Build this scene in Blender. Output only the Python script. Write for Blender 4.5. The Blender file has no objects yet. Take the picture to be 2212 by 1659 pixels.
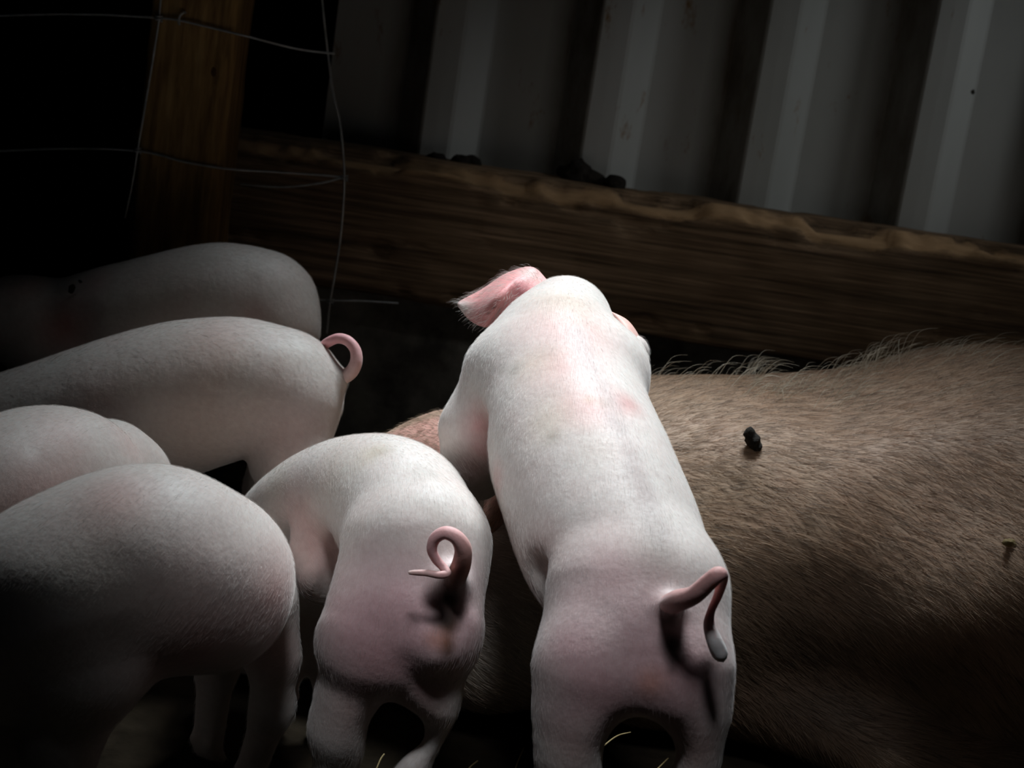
import bpy, bmesh, math
import numpy as np
from mathutils import Vector

# ------------------------------------------------------------------ camera
sc = bpy.context.scene
FPX = 3600.0                      # focal length in pixels of the 2212x1659 frame
CAM_H, PITCH, ROLL = 0.73, math.radians(12.0), math.radians(8.6)
C0 = np.array([0.0, 0.0, CAM_H])
FW = np.array([0.0, math.cos(PITCH), -math.sin(PITCH)])
R0 = np.array([1.0, 0.0, 0.0]); U0 = np.array([0.0, math.sin(PITCH), math.cos(PITCH)])
CR = math.cos(ROLL) * R0 + math.sin(ROLL) * U0
CU = -math.sin(ROLL) * R0 + math.cos(ROLL) * U0


def P(px, py, y):
    """world point at distance y into the pen on the sight line of a photo pixel"""
    d = FW + (px - 1106.0) / FPX * CR - (py - 829.5) / FPX * CU
    return C0 + d * (y / d[1])


cam_d = bpy.data.cameras.new('camera'); cam = bpy.data.objects.new('camera', cam_d)
sc.collection.objects.link(cam)
cam_d.sensor_width = 36.0; cam_d.lens = 36.0 * FPX / 2212.0
cam_d.clip_start = 0.05; cam_d.clip_end = 60
from mathutils import Matrix
mw = Matrix(((CR[0], CU[0], -FW[0], C0[0]), (CR[1], CU[1], -FW[1], C0[1]), (CR[2], CU[2], -FW[2], C0[2]), (0, 0, 0, 1)))
cam.matrix_world = mw
cam_d.dof.use_dof = True; cam_d.dof.focus_distance = 1.55; cam_d.dof.aperture_fstop = 10.0
sc.camera = cam

# ------------------------------------------------------------------ world, lights, exposure
world = bpy.data.worlds.new('world'); sc.world = world; world.use_nodes = True
bg = world.node_tree.nodes['Background']
bg.inputs[0].default_value = (0.55, 0.75, 1.0, 1); bg.inputs[1].default_value = 0.0012
sc.view_settings.view_transform = 'Standard'; sc.view_settings.look = 'None'
sc.view_settings.exposure = 0.0; sc.view_settings.gamma = 1.0
sc.view_settings.use_curve_mapping = False


def spot(name, loc, target, energy, color, half_deg, blend, radius):
    l = bpy.data.lights.new(name, 'SPOT'); l.energy = energy; l.color = color
    l.spot_size = math.radians(2 * half_deg); l.spot_blend = blend; l.shadow_soft_size = radius
    o = bpy.data.objects.new(name, l); sc.collection.objects.link(o)
    o.location = loc
    o.rotation_euler = (Vector(target) - Vector(loc)).to_track_quat('-Z', 'Y').to_euler()
    return o


def area(name, loc, target, energy, sx, sy, spread, color):
    l = bpy.data.lights.new(name, 'AREA'); l.energy = energy; l.color = color
    l.shape = 'RECTANGLE'; l.size = sx; l.size_y = sy; l.spread = math.radians(spread)
    o = bpy.data.objects.new(name, l); sc.collection.objects.link(o)
    o.location = loc
    o.rotation_euler = (Vector(target) - Vector(loc)).to_track_quat('-Z', 'Y').to_euler()
    return o


# a roof light over the litter, a door opening to the right, and two added fill spots
area('roof_light', (0.16, 2.28, 1.95), (0.09, 1.56, 0.36), 3.7, 0.50, 0.42, 38, (0.86, 0.95, 1.0))
spot('door_light', (1.75, 2.10, 1.55), (0.40, 2.60, 0.62), 17.0, (0.93, 0.97, 1.0), 14, 1.0, 0.10)
spot('rump_fill_light', (-0.10, 0.54, 2.00), (0.030, 1.40, 0.325), 128.0, (0.90, 0.94, 1.0), 8.3, 1.0, 0.22)  # added fill for the central piglets' rumps and backs, no real opening
spot('beam_fill_light', (0.45, -0.50, 1.9), (0.42, 2.5, 0.36), 17.0, (1.0, 0.97, 0.92), 12, 1.0, 0.1)  # added fill from behind the camera for beam and lower wall

# ------------------------------------------------------------------ helpers: objects and tags


def tag(o, label=None, cat=None, group=None, kind=None):
    if label: o['label'] = label
    if cat: o['category'] = cat
    if group: o['group'] = group
    if kind: o['kind'] = kind
    return o


def empty(name, loc):
    o = bpy.data.objects.new(name, None); sc.collection.objects.link(o)
    o.location = tuple(float(v) for v in loc); o.empty_display_size = 0.05
    return o


def link_mesh(name, verts, faces, mat, parent=None, smooth=True, tint=None):
    """faces: (n,4) or (n,3) int array, or a list of tuples; vertices in world space"""
    me = bpy.data.meshes.new(name)
    verts = np.asarray(verts, dtype=np.float64)
    off = np.array(parent_loc(parent)) if parent is not None else np.zeros(3)
    v = verts - off
    if isinstance(faces, np.ndarray):
        n, k = faces.shape
        me.vertices.add(len(v)); me.loops.add(n * k); me.polygons.add(n)
        me.vertices.foreach_set('co', v.astype(np.float32).ravel())
        me.loops.foreach_set('vertex_index', faces.astype(np.int32).ravel())
        me.polygons.foreach_set('loop_start', np.arange(0, n * k, k, dtype=np.int32))
        me.update(calc_edges=True)
    else:
        me.from_pydata([tuple(p) for p in v], [], [tuple(f) for f in faces]); me.update()
    me.polygons.foreach_set('use_smooth', np.full(len(me.polygons), smooth, dtype=bool))
    if tint is not None:
        a = me.attributes.new('tint', 'FLOAT_COLOR', 'POINT')
        col = np.ones((len(v), 4), dtype=np.float32); col[:, :3] = tint
        a.data.foreach_set('color', col.ravel())
    me.materials.append(mat)
    o = bpy.data.objects.new(name, me); sc.collection.objects.link(o)
    if parent is not None: o.parent = parent
    return o


def parent_loc(p):
    s = np.zeros(3)
    while p is not None:
        s = s + np.array(p.location); p = p.parent
    return s


# ------------------------------------------------------------------ helpers: noise
RNG = np.random.default_rng(11)


def _hash(ix, iy, iz, seed):
    n = (ix * 374761393 + iy * 668265263 + iz * 2147483647 + seed * 1274126177) & 0xFFFFFFFF
    n = ((n ^ (n >> 13)) * 1274126177) & 0xFFFFFFFF
    return ((n ^ (n >> 16)) & 0xFFFF) / 65535.0


def vnoise(p, freq, seed=0):
    q = np.asarray(p) * freq
    i = np.floor(q).astype(np.int64); f = q - i; f = f * f * (3 - 2 * f)
    out = 0
    for dx in (0, 1):
        for dy in (0, 1):
            for dz in (0, 1):
                w = (f[..., 0] if dx else 1 - f[..., 0]) * (f[..., 1] if dy else 1 - f[..., 1]) * (f[..., 2] if dz else 1 - f[..., 2])
                out = out + w * _hash(i[..., 0] + dx, i[..., 1] + dy, i[..., 2] + dz, seed)
    return out


def fbm(p, freq, seed=0, octs=3):
    s = 0; a = 0.5
    for k in range(octs):
        s = s + a * vnoise(p, freq * 2 ** k, seed + k); a *= 0.5
    return s


# ------------------------------------------------------------------ helpers: bodies as one blended surface
class Blend:
    """limbs and masses blended smoothly into ONE surface"""

    def __init__(self, vox):
        self.vox = vox; self.ops = []

    def cone(self, a, b, ra, rb, k=0.03, sc_=(1, 1, 1)):
        self.ops.append(('add', np.array(a, float), np.array(b, float), ra, rb, k, np.array(sc_, float))); return self

    def ball(self, a, r, k=0.03, sc_=(1, 1, 1)):
        return self.cone(a, np.array(a, float) + 1e-5, r, r, k, sc_)

    def cut(self, a, b, ra, rb, k=0.02, sc_=(1, 1, 1)):
        self.ops.append(('cut', np.array(a, float), np.array(b, float), ra, rb, k, np.array(sc_, float))); return self

    def chain(self, pts, k=0.03):
        """pts: list of (point, radius)"""
        for (a, ra), (b, rb) in zip(pts[:-1], pts[1:]): self.cone(a, b, ra, rb, k)
        return self

    def spine(self, pts, n=22, k=0.006):
        """smooth trunk: points with radii, interpolated; first blend joins it to the rest"""
        c = catmull([p for p, r in pts], n); rr = catmull(np.array([[r] for p, r in pts]), n)[:, 0]
        for i in range(n - 1): self.cone(c[i], c[i + 1], rr[i], rr[i + 1], k)
        return self

    def build(self, bump=0.0, bump_f=18, seed=0, floor=None, smooth=2):
        h = self.vox
        lo = np.min([np.minimum(o[1], o[2]) - max(o[3], o[4]) / o[6] for o in self.ops if o[0] == 'add'], axis=0) - 4 * h - 0.02
        hi = np.max([np.maximum(o[1], o[2]) + max(o[3], o[4]) / o[6] for o in self.ops if o[0] == 'add'], axis=0) + 4 * h + 0.02
        n = np.ceil((hi - lo) / h).astype(int) + 1
        D = np.full(n, 0.5, dtype=np.float32)
        ax = [lo[i] + h * np.arange(n[i]) for i in range(3)]
        for op, a, b, ra, rb, k, s in self.ops:
            m = (max(ra, rb) + k * 1.2 + 2 * h)
            i0 = np.clip(np.floor((np.minimum(a, b) - m / s - lo) / h).astype(int), 0, n)
            i1 = np.clip(np.ceil((np.maximum(a, b) + m / s - lo) / h).astype(int) + 1, 0, n)
            if np.any(i1 <= i0): continue
            X = (ax[0][i0[0]:i1[0], None, None] - a[0]) * s[0]
            Y = (ax[1][None, i0[1]:i1[1], None] - a[1]) * s[1]
            Z = (ax[2][None, None, i0[2]:i1[2]] - a[2]) * s[2]
            ba = (b - a) * s; bb = float(ba @ ba)
            t = np.clip((X * ba[0] + Y * ba[1] + Z * ba[2]) / max(bb, 1e-9), 0, 1)
            d = np.sqrt((X - t * ba[0]) ** 2 + (Y - t * ba[1]) ** 2 + (Z - t * ba[2]) ** 2) - (ra + (rb - ra) * t)
            d = d / float(np.max(s)) if np.max(s) > 1 else d
            sl = (slice(i0[0], i1[0]), slice(i0[1], i1[1]), slice(i0[2], i1[2]))
            cur = D[sl]
            if op == 'add':
                e = np.clip(k - np.abs(cur - d), 0, None) / k
                D[sl] = np.minimum(cur, d) - e * e * k * 0.25
            else:
                d = -d
                e = np.clip(k - np.abs(cur - d), 0, None) / k
                D[sl] = np.maximum(cur, d) + e * e * k * 0.25
        if floor is not None:
            d = floor - ax[2][None, None, :]
            k = 0.02
            d = np.broadcast_to(d, D.shape)
            e = np.clip(k - np.abs(D - d), 0, None) / k
            D = np.maximum(D, d) + e * e * k * 0.25
        if bump:
            near = np.abs(D) < 4 * h
            idx = np.argwhere(near)
            D[near] += bump * (fbm(lo + idx * h, bump_f, seed, 2) - 0.4)
        V, F = nets(D, lo, h)
        E = np.vstack([F[:, [0, 1]], F[:, [1, 2]], F[:, [2, 3]], F[:, [3, 0]]])
        cnt = np.bincount(E[:, 0], minlength=len(V)) + np.bincount(E[:, 1], minlength=len(V))
        for it in range(2 * smooth):
            lam = 0.55 if it % 2 == 0 else -0.4
            acc = np.stack([np.bincount(E[:, 0], V[E[:, 1], c], len(V)) + np.bincount(E[:, 1], V[E[:, 0], c], len(V)) for c in range(3)], 1)
            V = V + lam * (acc / np.maximum(cnt, 1)[:, None] - V)
        return V, F


def nets(D, lo, h):
    s = D < 0
    nx, ny, nz = D.shape
    cs = [(dx, dy, dz) for dx in (0, 1) for dy in (0, 1) for dz in (0, 1)]
    tot = np.zeros((nx - 1, ny - 1, nz - 1), dtype=np.int8)
    for dx, dy, dz in cs: tot += s[dx:nx - 1 + dx, dy:ny - 1 + dy, dz:nz - 1 + dz]
    act = (tot > 0) & (tot < 8)
    cells = np.argwhere(act)
    idx = np.full(act.shape, -1, dtype=np.int64); idx[act] = np.arange(len(cells))
    vals = {c: D[cells[:, 0] + c[0], cells[:, 1] + c[1], cells[:, 2] + c[2]] for c in cs}
    acc = np.zeros((len(cells), 3)); num = np.zeros(len(cells))
    for c in cs:
        for axis in range(3):
            if c[axis] == 0:
                e = list(c); e[axis] = 1; e = tuple(e)
                a, b = vals[c], vals[e]; m = (a < 0) != (b < 0)
                t = np.where(m, a / np.where(m, a - b, 1), 0)
                p = np.array(c, float)[None, :].repeat(len(cells), 0); p[:, axis] += t
                acc[m] += p[m]; num[m] += 1
    V = lo + h * (cells + acc / num[:, None])
    quads = []
    for axis in range(3):
        b, c = (axis + 1) % 3, (axis + 2) % 3
        s0 = np.take(s, range(0, D.shape[axis] - 1), axis); s1 = np.take(s, range(1, D.shape[axis]), axis)
        e = np.argwhere(s0 != s1)
        ok = (e[:, b] > 0) & (e[:, c] > 0) & (e[:, b] < D.shape[b] - 1) & (e[:, c] < D.shape[c] - 1)
        e = e[ok]
        inside = s0[e[:, 0], e[:, 1], e[:, 2]]
        def at(db, dc):
            q = e.copy(); q[:, b] += db; q[:, c] += dc
            return idx[q[:, 0], q[:, 1], q[:, 2]]
        q = np.stack([at(-1, -1), at(0, -1), at(0, 0), at(-1, 0)], 1)
        q[~inside] = q[~inside][:, ::-1]
        quads.append(q)
    return V, np.vstack(quads)


def vnormals(V, F):
    a, b, c = V[F[:, 0]], V[F[:, 1]], V[F[:, 2]]
    fn = np.cross(b - a, c - a)
    if F.shape[1] == 4: fn = fn + np.cross(c - a, V[F[:, 3]] - a)
    N = np.zeros_like(V)
    for k in range(F.shape[1]):
        for ch in range(3): N[:, ch] += np.bincount(F[:, k], fn[:, ch], len(V))
    return N / np.maximum(np.linalg.norm(N, axis=1), 1e-12)[:, None]


def paint(V, base, spots, seed=0, snap=True):
    """skin colour per vertex: spots = (centre, radius, colour, strength, depth scale)"""
    n = fbm(V, 30, seed, 3); n2 = fbm(V, 9, seed + 5, 2)
    col = np.array(base)[None, :] * (0.93 + 0.14 * n2)[:, None]
    col = col * (1 + (n - 0.45)[:, None] * np.array([0.02, -0.10, -0.10])[None, :])
    ray = V - C0; dist = np.linalg.norm(ray, axis=1); ray = ray / dist[:, None]
    for c, r, colr, st, *rest in spots:
        c = np.array(c, float); cd = c - C0; cd /= np.linalg.norm(cd)
        ang = np.arccos(np.clip(ray @ cd, -1, 1)) * dist
        hit = ang < 0.006
        if snap and hit.any(): c = V[np.where(hit)[0][np.argmin(dist[hit])]]
        ys = rest[0] if rest else 0.85
        rough = rest[1] if len(rest) > 1 else 0.35
        d = (V - np.array(c)) * np.array([1, ys, 1])
        d = np.linalg.norm(d, axis=1) / r + rough * (n - 0.45) * 2
        w = st * np.clip(1.15 - d, 0, 1) ** 1.2
        w = np.clip(w, 0, 1)[:, None]
        col = col * (1 - w) + np.array(colr)[None, :] * w
    return np.clip(col, 0, 1)


def add_hair(name, parent, V, F, mat, count, spine, length, radius, lift=0.25, down=0.5, density=None, seed=0, jitter=0.25, curl=0.35, tint=None, pale=0.4, wave=3.0, shade=(0.85, 0.35)):
    """fine hairs lying along the body from head to tail and down the flanks"""
    rng = np.random.default_rng(seed)
    T = np.vstack([F[:, [0, 1, 2]], F[:, [0, 2, 3]]]) if F.shape[1] == 4 else F
    a, b, c = V[T[:, 0]], V[T[:, 1]], V[T[:, 2]]
    area = 0.5 * np.linalg.norm(np.cross(b - a, c - a), axis=1)
    N = vnormals(V, F)
    w = area
    fn = N[T[:, 0]]; cen = (a + b + c) / 3
    view = C0 - cen; view /= np.linalg.norm(view, axis=1)[:, None]
    face = (fn * view).sum(1)
    w = w * np.where(face > -0.35, 1.0, 0.12)
    if density is not None: w = w * density(cen)
    cdf = np.cumsum(w); cdf /= cdf[-1]
    t = np.searchsorted(cdf, rng.random(count)); t = np.minimum(t, len(T) - 1)
    r1 = np.sqrt(rng.random(count)); r2 = rng.random(count)
    wa, wb, wc = 1 - r1, r1 * (1 - r2), r1 * r2
    root = wa[:, None] * a[t] + wb[:, None] * b[t] + wc[:, None] * c[t]
    nn = wa[:, None] * N[T[t, 0]] + wb[:, None] * N[T[t, 1]] + wc[:, None] * N[T[t, 2]]
    nn /= np.linalg.norm(nn, axis=1)[:, None]
    spine = np.array(spine, float)
    best = np.full(count, 1e9); dirv = np.zeros((count, 3))
    ws = np.zeros(count); acc = np.zeros((count, 3))
    for s0, s1 in zip(spine[:-1], spine[1:]):
        sd = s1 - s0; L = np.linalg.norm(sd)
        tt = np.clip(((root - s0) @ sd) / L ** 2, 0, 1)
        d = np.linalg.norm(root - (s0 + tt[:, None] * sd), axis=1)
        wt = np.exp(-(d / 0.05)) + 1e-6
        acc += wt[:, None] * (sd / L); ws += wt
    dirv = acc / ws[:, None]
    dirv = dirv + np.array([0, 0, -1.0]) * down + rng.normal(0, jitter, (count, 3)) + 0.5 * jitter * (np.stack([fbm(root, 25, 3 + seed, 2), fbm(root, 25, 9 + seed, 2), fbm(root, 25, 17 + seed, 2)], 1) - 0.37) * wave
    dirv = dirv - (dirv * nn).sum(1)[:, None] * nn
    dirv /= np.maximum(np.linalg.norm(dirv, axis=1), 1e-6)[:, None]
    L = length * (0.55 + 0.9 * rng.random(count))
    if callable(lift): lf = lift(root)
    else: lf = np.full(count, lift)
    lf = lf * (0.5 + rng.random(count))
    p1 = root + (dirv * 0.5 + nn * lf[:, None] * 0.62) * L[:, None]
    p2 = root + (dirv * (1.0) + nn * (lf * (1 - curl))[:, None] * 1.0) * L[:, None]
    pts = np.stack([root - nn * 0.0004, p1, p2], 1)
    off = parent_loc(parent)
    cu = bpy.data.hair_curves.new(name)
    cu.add_curves([3] * count)
    cu.attributes['position'].data.foreach_set('vector', (pts - off).astype(np.float32).ravel())
    ra = cu.attributes.get('radius') or cu.attributes.new('radius', 'FLOAT', 'POINT')
    rr = np.stack([np.full(count, radius), np.full(count, radius * 0.8), np.full(count, radius * 0.25)], 1) * (0.7 + 0.6 * rng.random(count))[:, None]
    ra.data.foreach_set('value', rr.astype(np.float32).ravel())
    if tint is not None:
        tc = wa[:, None] * tint[T[t, 0]] + wb[:, None] * tint[T[t, 1]] + wc[:, None] * tint[T[t, 2]]
        wh = np.array([0.70, 0.68, 0.65])
        tc = (tc * (1 - pale) + wh * np.clip(tc.mean(1) / 0.5, 0, 1)[:, None] * pale) * (shade[0] + shade[1] * rng.random(count))[:, None]
        ta = cu.attributes.new('tint', 'FLOAT_COLOR', 'CURVE')
        ta.data.foreach_set('color', np.hstack([tc, np.ones((count, 1))]).astype(np.float32).ravel())
    cu.materials.append(mat)
    o = bpy.data.objects.new(name, cu); sc.collection.objects.link(o); o.parent = parent
    o['kind'] = 'stuff'
    return o


# ------------------------------------------------------------------ helpers: tubes and leaves
def catmull(pts, n):
    pts = np.array(pts, float); m = len(pts)
    ext = np.vstack([2 * pts[0] - pts[1], pts, 2 * pts[-1] - pts[-2]])
    t = np.linspace(0, m - 1, n); i = np.minimum(t.astype(int), m - 2); f = (t - i)[:, None]
    p0, p1, p2, p3 = ext[i], ext[i + 1], ext[i + 2], ext[i + 3]
    return 0.5 * (2 * p1 + (p2 - p0) * f + (2 * p0 - 5 * p1 + 4 * p2 - p3) * f ** 2 + (3 * p1 - p0 - 3 * p2 + p3) * f ** 3)


def tube(pts, radii, n=None, seg=10, flat=None):
    """round tube through points with a radius at each; closed, rounded ends"""
    n = n or max(8, len(pts) * 6)
    c = catmull(pts, n); r = np.clip(catmull(np.array(radii, float)[:, None], n)[:, 0], 1e-5, None)
    tg = np.gradient(c, axis=0); tg /= np.linalg.norm(tg, axis=1)[:, None]
    up = np.array([0.3, 0.2, 1.0]); u = np.cross(tg[0], up); u /= np.linalg.norm(u)
    V = []; rings = []
    for i in range(n):
        u = u - tg[i] * (u @ tg[i]); u /= np.linalg.norm(u); w = np.cross(tg[i], u)
        an = np.linspace(0, 2 * math.pi, seg, endpoint=False)
        V.append(c[i] + r[i] * (np.cos(an)[:, None] * u + np.sin(an)[:, None] * w))
    capa = [c[0] - tg[0] * r[0] * 0.7]; capb = [c[-1] + tg[-1] * r[-1] * 0.7]
    V = np.vstack(V + [capa, capb]); F = []
    for i in range(n - 1):
        for j in range(seg):
            k = (j + 1) % seg
            F.append((i * seg + j, i * seg + k, (i + 1) * seg + k, (i + 1) * seg + j))
    a, b = n * seg, n * seg + 1
    for j in range(seg):
        k = (j + 1) % seg
        F.append((a, k, j)); F.append((b, (n - 1) * seg + j, (n - 1) * seg + k))
    return V, F


def leaf(rows, nu, nv, thick, ruffle=0.0):
    """a thick curved flap: rows = list of cross lines (each a list of points), lofted"""
    g = np.array([catmull(r, nv) for r in rows])
    g = np.stack([catmull(g[:, j], nu) for j in range(nv)], 1)          # nu x nv x 3
    if ruffle:
        g = g + ruffle * (np.stack([fbm(g, 40, 1, 2), fbm(g, 40, 5, 2), fbm(g, 40, 8, 2)], -1) - 0.37)
    du = np.gradient(g, axis=0); dv = np.gradient(g, axis=1)
    N = np.cross(du, dv); N /= np.maximum(np.linalg.norm(N, axis=2), 1e-9)[..., None]
    eu = np.linspace(0, 1, nu)[:, None]; ev = np.linspace(-1, 1, nv)[None, :]
    rim = np.clip(1 - np.abs(ev) ** 4, 0.12, 1) * np.clip(1 - eu ** 6, 0.15, 1)
    th = thick * rim
    A = (g + N * th[..., None] / 2).reshape(-1, 3); B = (g - N * th[..., None] / 2).reshape(-1, 3)
    V = np.vstack([A, B]); m = nu * nv; F = []
    for i in range(nu - 1):
        for j in range(nv - 1):
            a, b, c, d = i * nv + j, (i + 1) * nv + j, (i + 1) * nv + j + 1, i * nv + j + 1
            F.append((a, b, c, d)); F.append((m + d, m + c, m + b, m + a))
    edge = [(i * nv, (i + 1) * nv) for i in range(nu - 1)] + [((nu - 1) * nv + j, (nu - 1) * nv + j + 1) for j in range(nv - 1)] + \
           [((i + 1) * nv + nv - 1, i * nv + nv - 1) for i in range(nu - 1)] + [(j + 1, j) for j in range(nv - 1)]
    for a, b in edge: F.append((b, a, m + a, m + b))
    return V, np.array(F)


# ------------------------------------------------------------------ materials
def new_mat(name):
    m = bpy.data.materials.new(name); m.use_nodes = True
    nt = m.node_tree
    return m, nt, nt.nodes['Principled BSDF']


def N_(nt, t, **kw):
    n = nt.nodes.new(t)
    for k, v in kw.items(): setattr(n, k, v)
    return n


def ramp(nt, fac, stops):
    r = N_(nt, 'ShaderNodeValToRGB')
    el = r.color_ramp.elements
    while len(el) < len(stops): el.new(0.5)
    for e, (p, c) in zip(el, stops): e.position = p; e.color = (*c, 1)
    nt.links.new(fac, r.inputs[0])
    return r.outputs[0]


def noise(nt, scale, detail=4, rough=0.55, vec=None, stretch=None):
    n = N_(nt, 'ShaderNodeTexNoise'); n.inputs['Scale'].default_value = scale
    n.inputs['Detail'].default_value = detail; n.inputs['Roughness'].default_value = rough
    if vec is None:
        vec = N_(nt, 'ShaderNodeTexCoord').outputs['Object']
    if stretch:
        mp = N_(nt, 'ShaderNodeMapping'); mp.inputs['Scale'].default_value = stretch
        nt.links.new(vec, mp.inputs[0]); vec = mp.outputs[0]
    nt.links.new(vec, n.inputs['Vector'])
    return n.outputs[0]


def mix(nt, fac, a, b, mode='MIX'):
    m = N_(nt, 'ShaderNodeMix', data_type='RGBA', blend_type=mode)
    for sock, v in ((m.inputs[0], fac), (m.inputs[6], a), (m.inputs[7], b)):
        if hasattr(v, 'is_output'): nt.links.new(v, sock)
        elif isinstance(v, (int, float)): sock.default_value = v
        else: sock.default_value = (*v, 1)
    return m.outputs[2]


def bump(nt, bsdf, h, strength, dist):
    b = N_(nt, 'ShaderNodeBump'); b.inputs['Strength'].default_value = strength; b.inputs['Distance'].default_value = dist
    nt.links.new(h, b.inputs['Height']); nt.links.new(b.outputs[0], bsdf.inputs['Normal'])


def skin_mat(name, rough=0.55, sss=0.12, speck=0.25, spec_scale=220):
    m, nt, b = new_mat(name)
    at = N_(nt, 'ShaderNodeAttribute', attribute_name='tint')
    n1 = noise(nt, 160, 3)
    c = mix(nt, 0.22, at.outputs['Color'], ramp(nt, n1, [(0.3, (0.55, 0.42, 0.40)), (0.65, (1, 1, 1))]), 'MULTIPLY')
    nt.links.new(c, b.inputs['Base Color'])
    b.inputs['Roughness'].default_value = rough
    b.inputs['Specular IOR Level'].default_value = 0.3
    b.inputs['Subsurface Weight'].default_value = sss
    b.inputs['Subsurface Radius'].default_value = (1.0, 0.35, 0.25)
    b.inputs['Subsurface Scale'].default_value = 0.007
    b.inputs['Sheen Weight'].default_value = 0.15
    b.inputs['Sheen Roughness'].default_value = 0.4
    bump(nt, b, noise(nt, spec_scale, 3), 0.25, 0.0015)
    return m


def hair_mat(name, c0, c1, rough=0.45):
    m, nt, b = new_mat(name)
    hi = N_(nt, 'ShaderNodeHairInfo')
    c = mix(nt, hi.outputs['Random'], c0, c1)
    nt.links.new(c, b.inputs['Base Color'])
    b.inputs['Roughness'].default_value = rough
    b.inputs['Specular IOR Level'].default_value = 0.35
    return m


M_skin = skin_mat('piglet_skin')
M_sow = skin_mat('sow_skin', 0.6, 0.05)
def tinted_hair(name):
    m, nt, b = new_mat(name)
    at = N_(nt, 'ShaderNodeAttribute', attribute_name='tint')
    nt.links.new(at.outputs['Color'], b.inputs['Base Color'])
    b.inputs['Roughness'].default_value = 0.45; b.inputs['Specular IOR Level'].default_value = 0.35
    return m


M_hair = tinted_hair('piglet_hair')
M_pale = hair_mat('pale_hair', (0.56, 0.52, 0.47), (0.76, 0.73, 0.69))
M_sowhair = hair_mat('sow_hair', (0.14, 0.095, 0.055), (0.50, 0.395, 0.29))


def wood_mat(name, dark, mid, lite, axis='x', wear=None):
    m, nt, b = new_mat(name)
    st = (1.0, 22, 42) if axis == 'x' else (16, 16, 1.0)
    g = noise(nt, 3.0, 8, 0.65, stretch=st)
    big = noise(nt, 3.5, 3, 0.6)
    fine = noise(nt, 9.0, 5, 0.6, stretch=(st[0] * 0.7, st[1], st[2]))
    c = ramp(nt, g, [(0.32, dark), (0.52, mid), (0.72, lite)])
    c = mix(nt, 0.75, c, ramp(nt, big, [(0.35, (0.40, 0.36, 0.30)), (0.62, (1, 1, 1))]), 'MULTIPLY')
    c = mix(nt, 0.5, c, ramp(nt, fine, [(0.4, (0.35, 0.32, 0.30)), (0.6, (1, 1, 1))]), 'MULTIPLY')
    if wear:
        at = N_(nt, 'ShaderNodeAttribute', attribute_name='tint')
        wn = noise(nt, 26, 8, 0.72, stretch=(0.28, 1, 1))
        ad = N_(nt, 'ShaderNodeMath', operation='MULTIPLY_ADD'); nt.links.new(wn, ad.inputs[0]); ad.inputs[1].default_value = 1.7
        nt.links.new(at.outputs['Fac'], ad.inputs[2])
        mk = ramp(nt, ad.outputs[0], [(0.0, (0, 0, 0)), (0.5, (0, 0, 0)), (0.62, (0.8, 0.8, 0.8))])
        ad.inputs[1].default_value = 0.9
        sb = N_(nt, 'ShaderNodeMath', operation='SUBTRACT'); nt.links.new(ad.outputs[0], sb.inputs[0]); sb.inputs[1].default_value = 0.42
        mk = ramp(nt, sb.outputs[0], [(0.36, (0, 0, 0)), (0.58, (0.85, 0.85, 0.85))])
        c = mix(nt, mk, c, mix(nt, noise(nt, 60, 5, 0.7, stretch=(0.25, 1, 1)), wear[0], wear[1]))
    nt.links.new(c, b.inputs['Base Color'])
    b.inputs['Roughness'].default_value = 0.82; b.inputs['Specular IOR Level'].default_value = 0.2
    bump(nt, b, g, 0.5, 0.004)
    return m


M_beam = wood_mat('weathered_beam', (0.085, 0.057, 0.034), (0.27, 0.18, 0.108), (0.46, 0.31, 0.195), 'x', ((0.30, 0.185, 0.095), (0.66, 0.43, 0.23)))
M_post = wood_mat('post_wood', (0.20, 0.11, 0.045), (0.46, 0.29, 0.11), (0.60, 0.42, 0.19), 'z')


def metal_wall_mat():
    m, nt, b = new_mat('painted_sheet')
    c = ramp(nt, noise(nt, 2.5, 5, 0.6, stretch=(1, 1, 0.45)), [(0.3, (0.29, 0.30, 0.28)), (0.7, (0.39, 0.395, 0.375))])
    at = N_(nt, 'ShaderNodeAttribute', attribute_name='tint')
    rust = ramp(nt, noise(nt, 9, 6, 0.7, stretch=(1.5, 1, 0.6)), [(0.60, (0, 0, 0)), (0.68, (1, 1, 1))])
    c = mix(nt, rust, c, (0.20, 0.125, 0.06))
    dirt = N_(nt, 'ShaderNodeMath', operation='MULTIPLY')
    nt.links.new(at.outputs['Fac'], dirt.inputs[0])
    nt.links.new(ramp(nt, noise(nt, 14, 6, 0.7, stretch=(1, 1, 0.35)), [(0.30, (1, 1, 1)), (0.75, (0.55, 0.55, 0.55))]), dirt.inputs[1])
    c = mix(nt, dirt.outputs[0], c, (0.050, 0.036, 0.020))  # tint carries the left flanks' painted shade along with dirt
    nt.links.new(c, b.inputs['Base Color'])
    b.inputs['Roughness'].default_value = 0.62; b.inputs['Metallic'].default_value = 0.0
    b.inputs['Specular IOR Level'].default_value = 0.25
    bump(nt, b, noise(nt, 20, 4), 0.15, 0.003)
    return m


M_wall = metal_wall_mat()


def simple_mat(name, stops, scale, rough=0.9, detail=6, bump_s=0.6, bump_d=0.01, spec=0.2, metal=0.0):
    m, nt, b = new_mat(name)
    n = noise(nt, scale, detail, 0.65)
    nt.links.new(ramp(nt, n, stops), b.inputs['Base Color'])
    b.inputs['Roughness'].default_value = rough; b.inputs['Specular IOR Level'].default_value = spec
    b.inputs['Metallic'].default_value = metal
    if bump_s: bump(nt, b, n, bump_s, bump_d)
    return m


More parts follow.
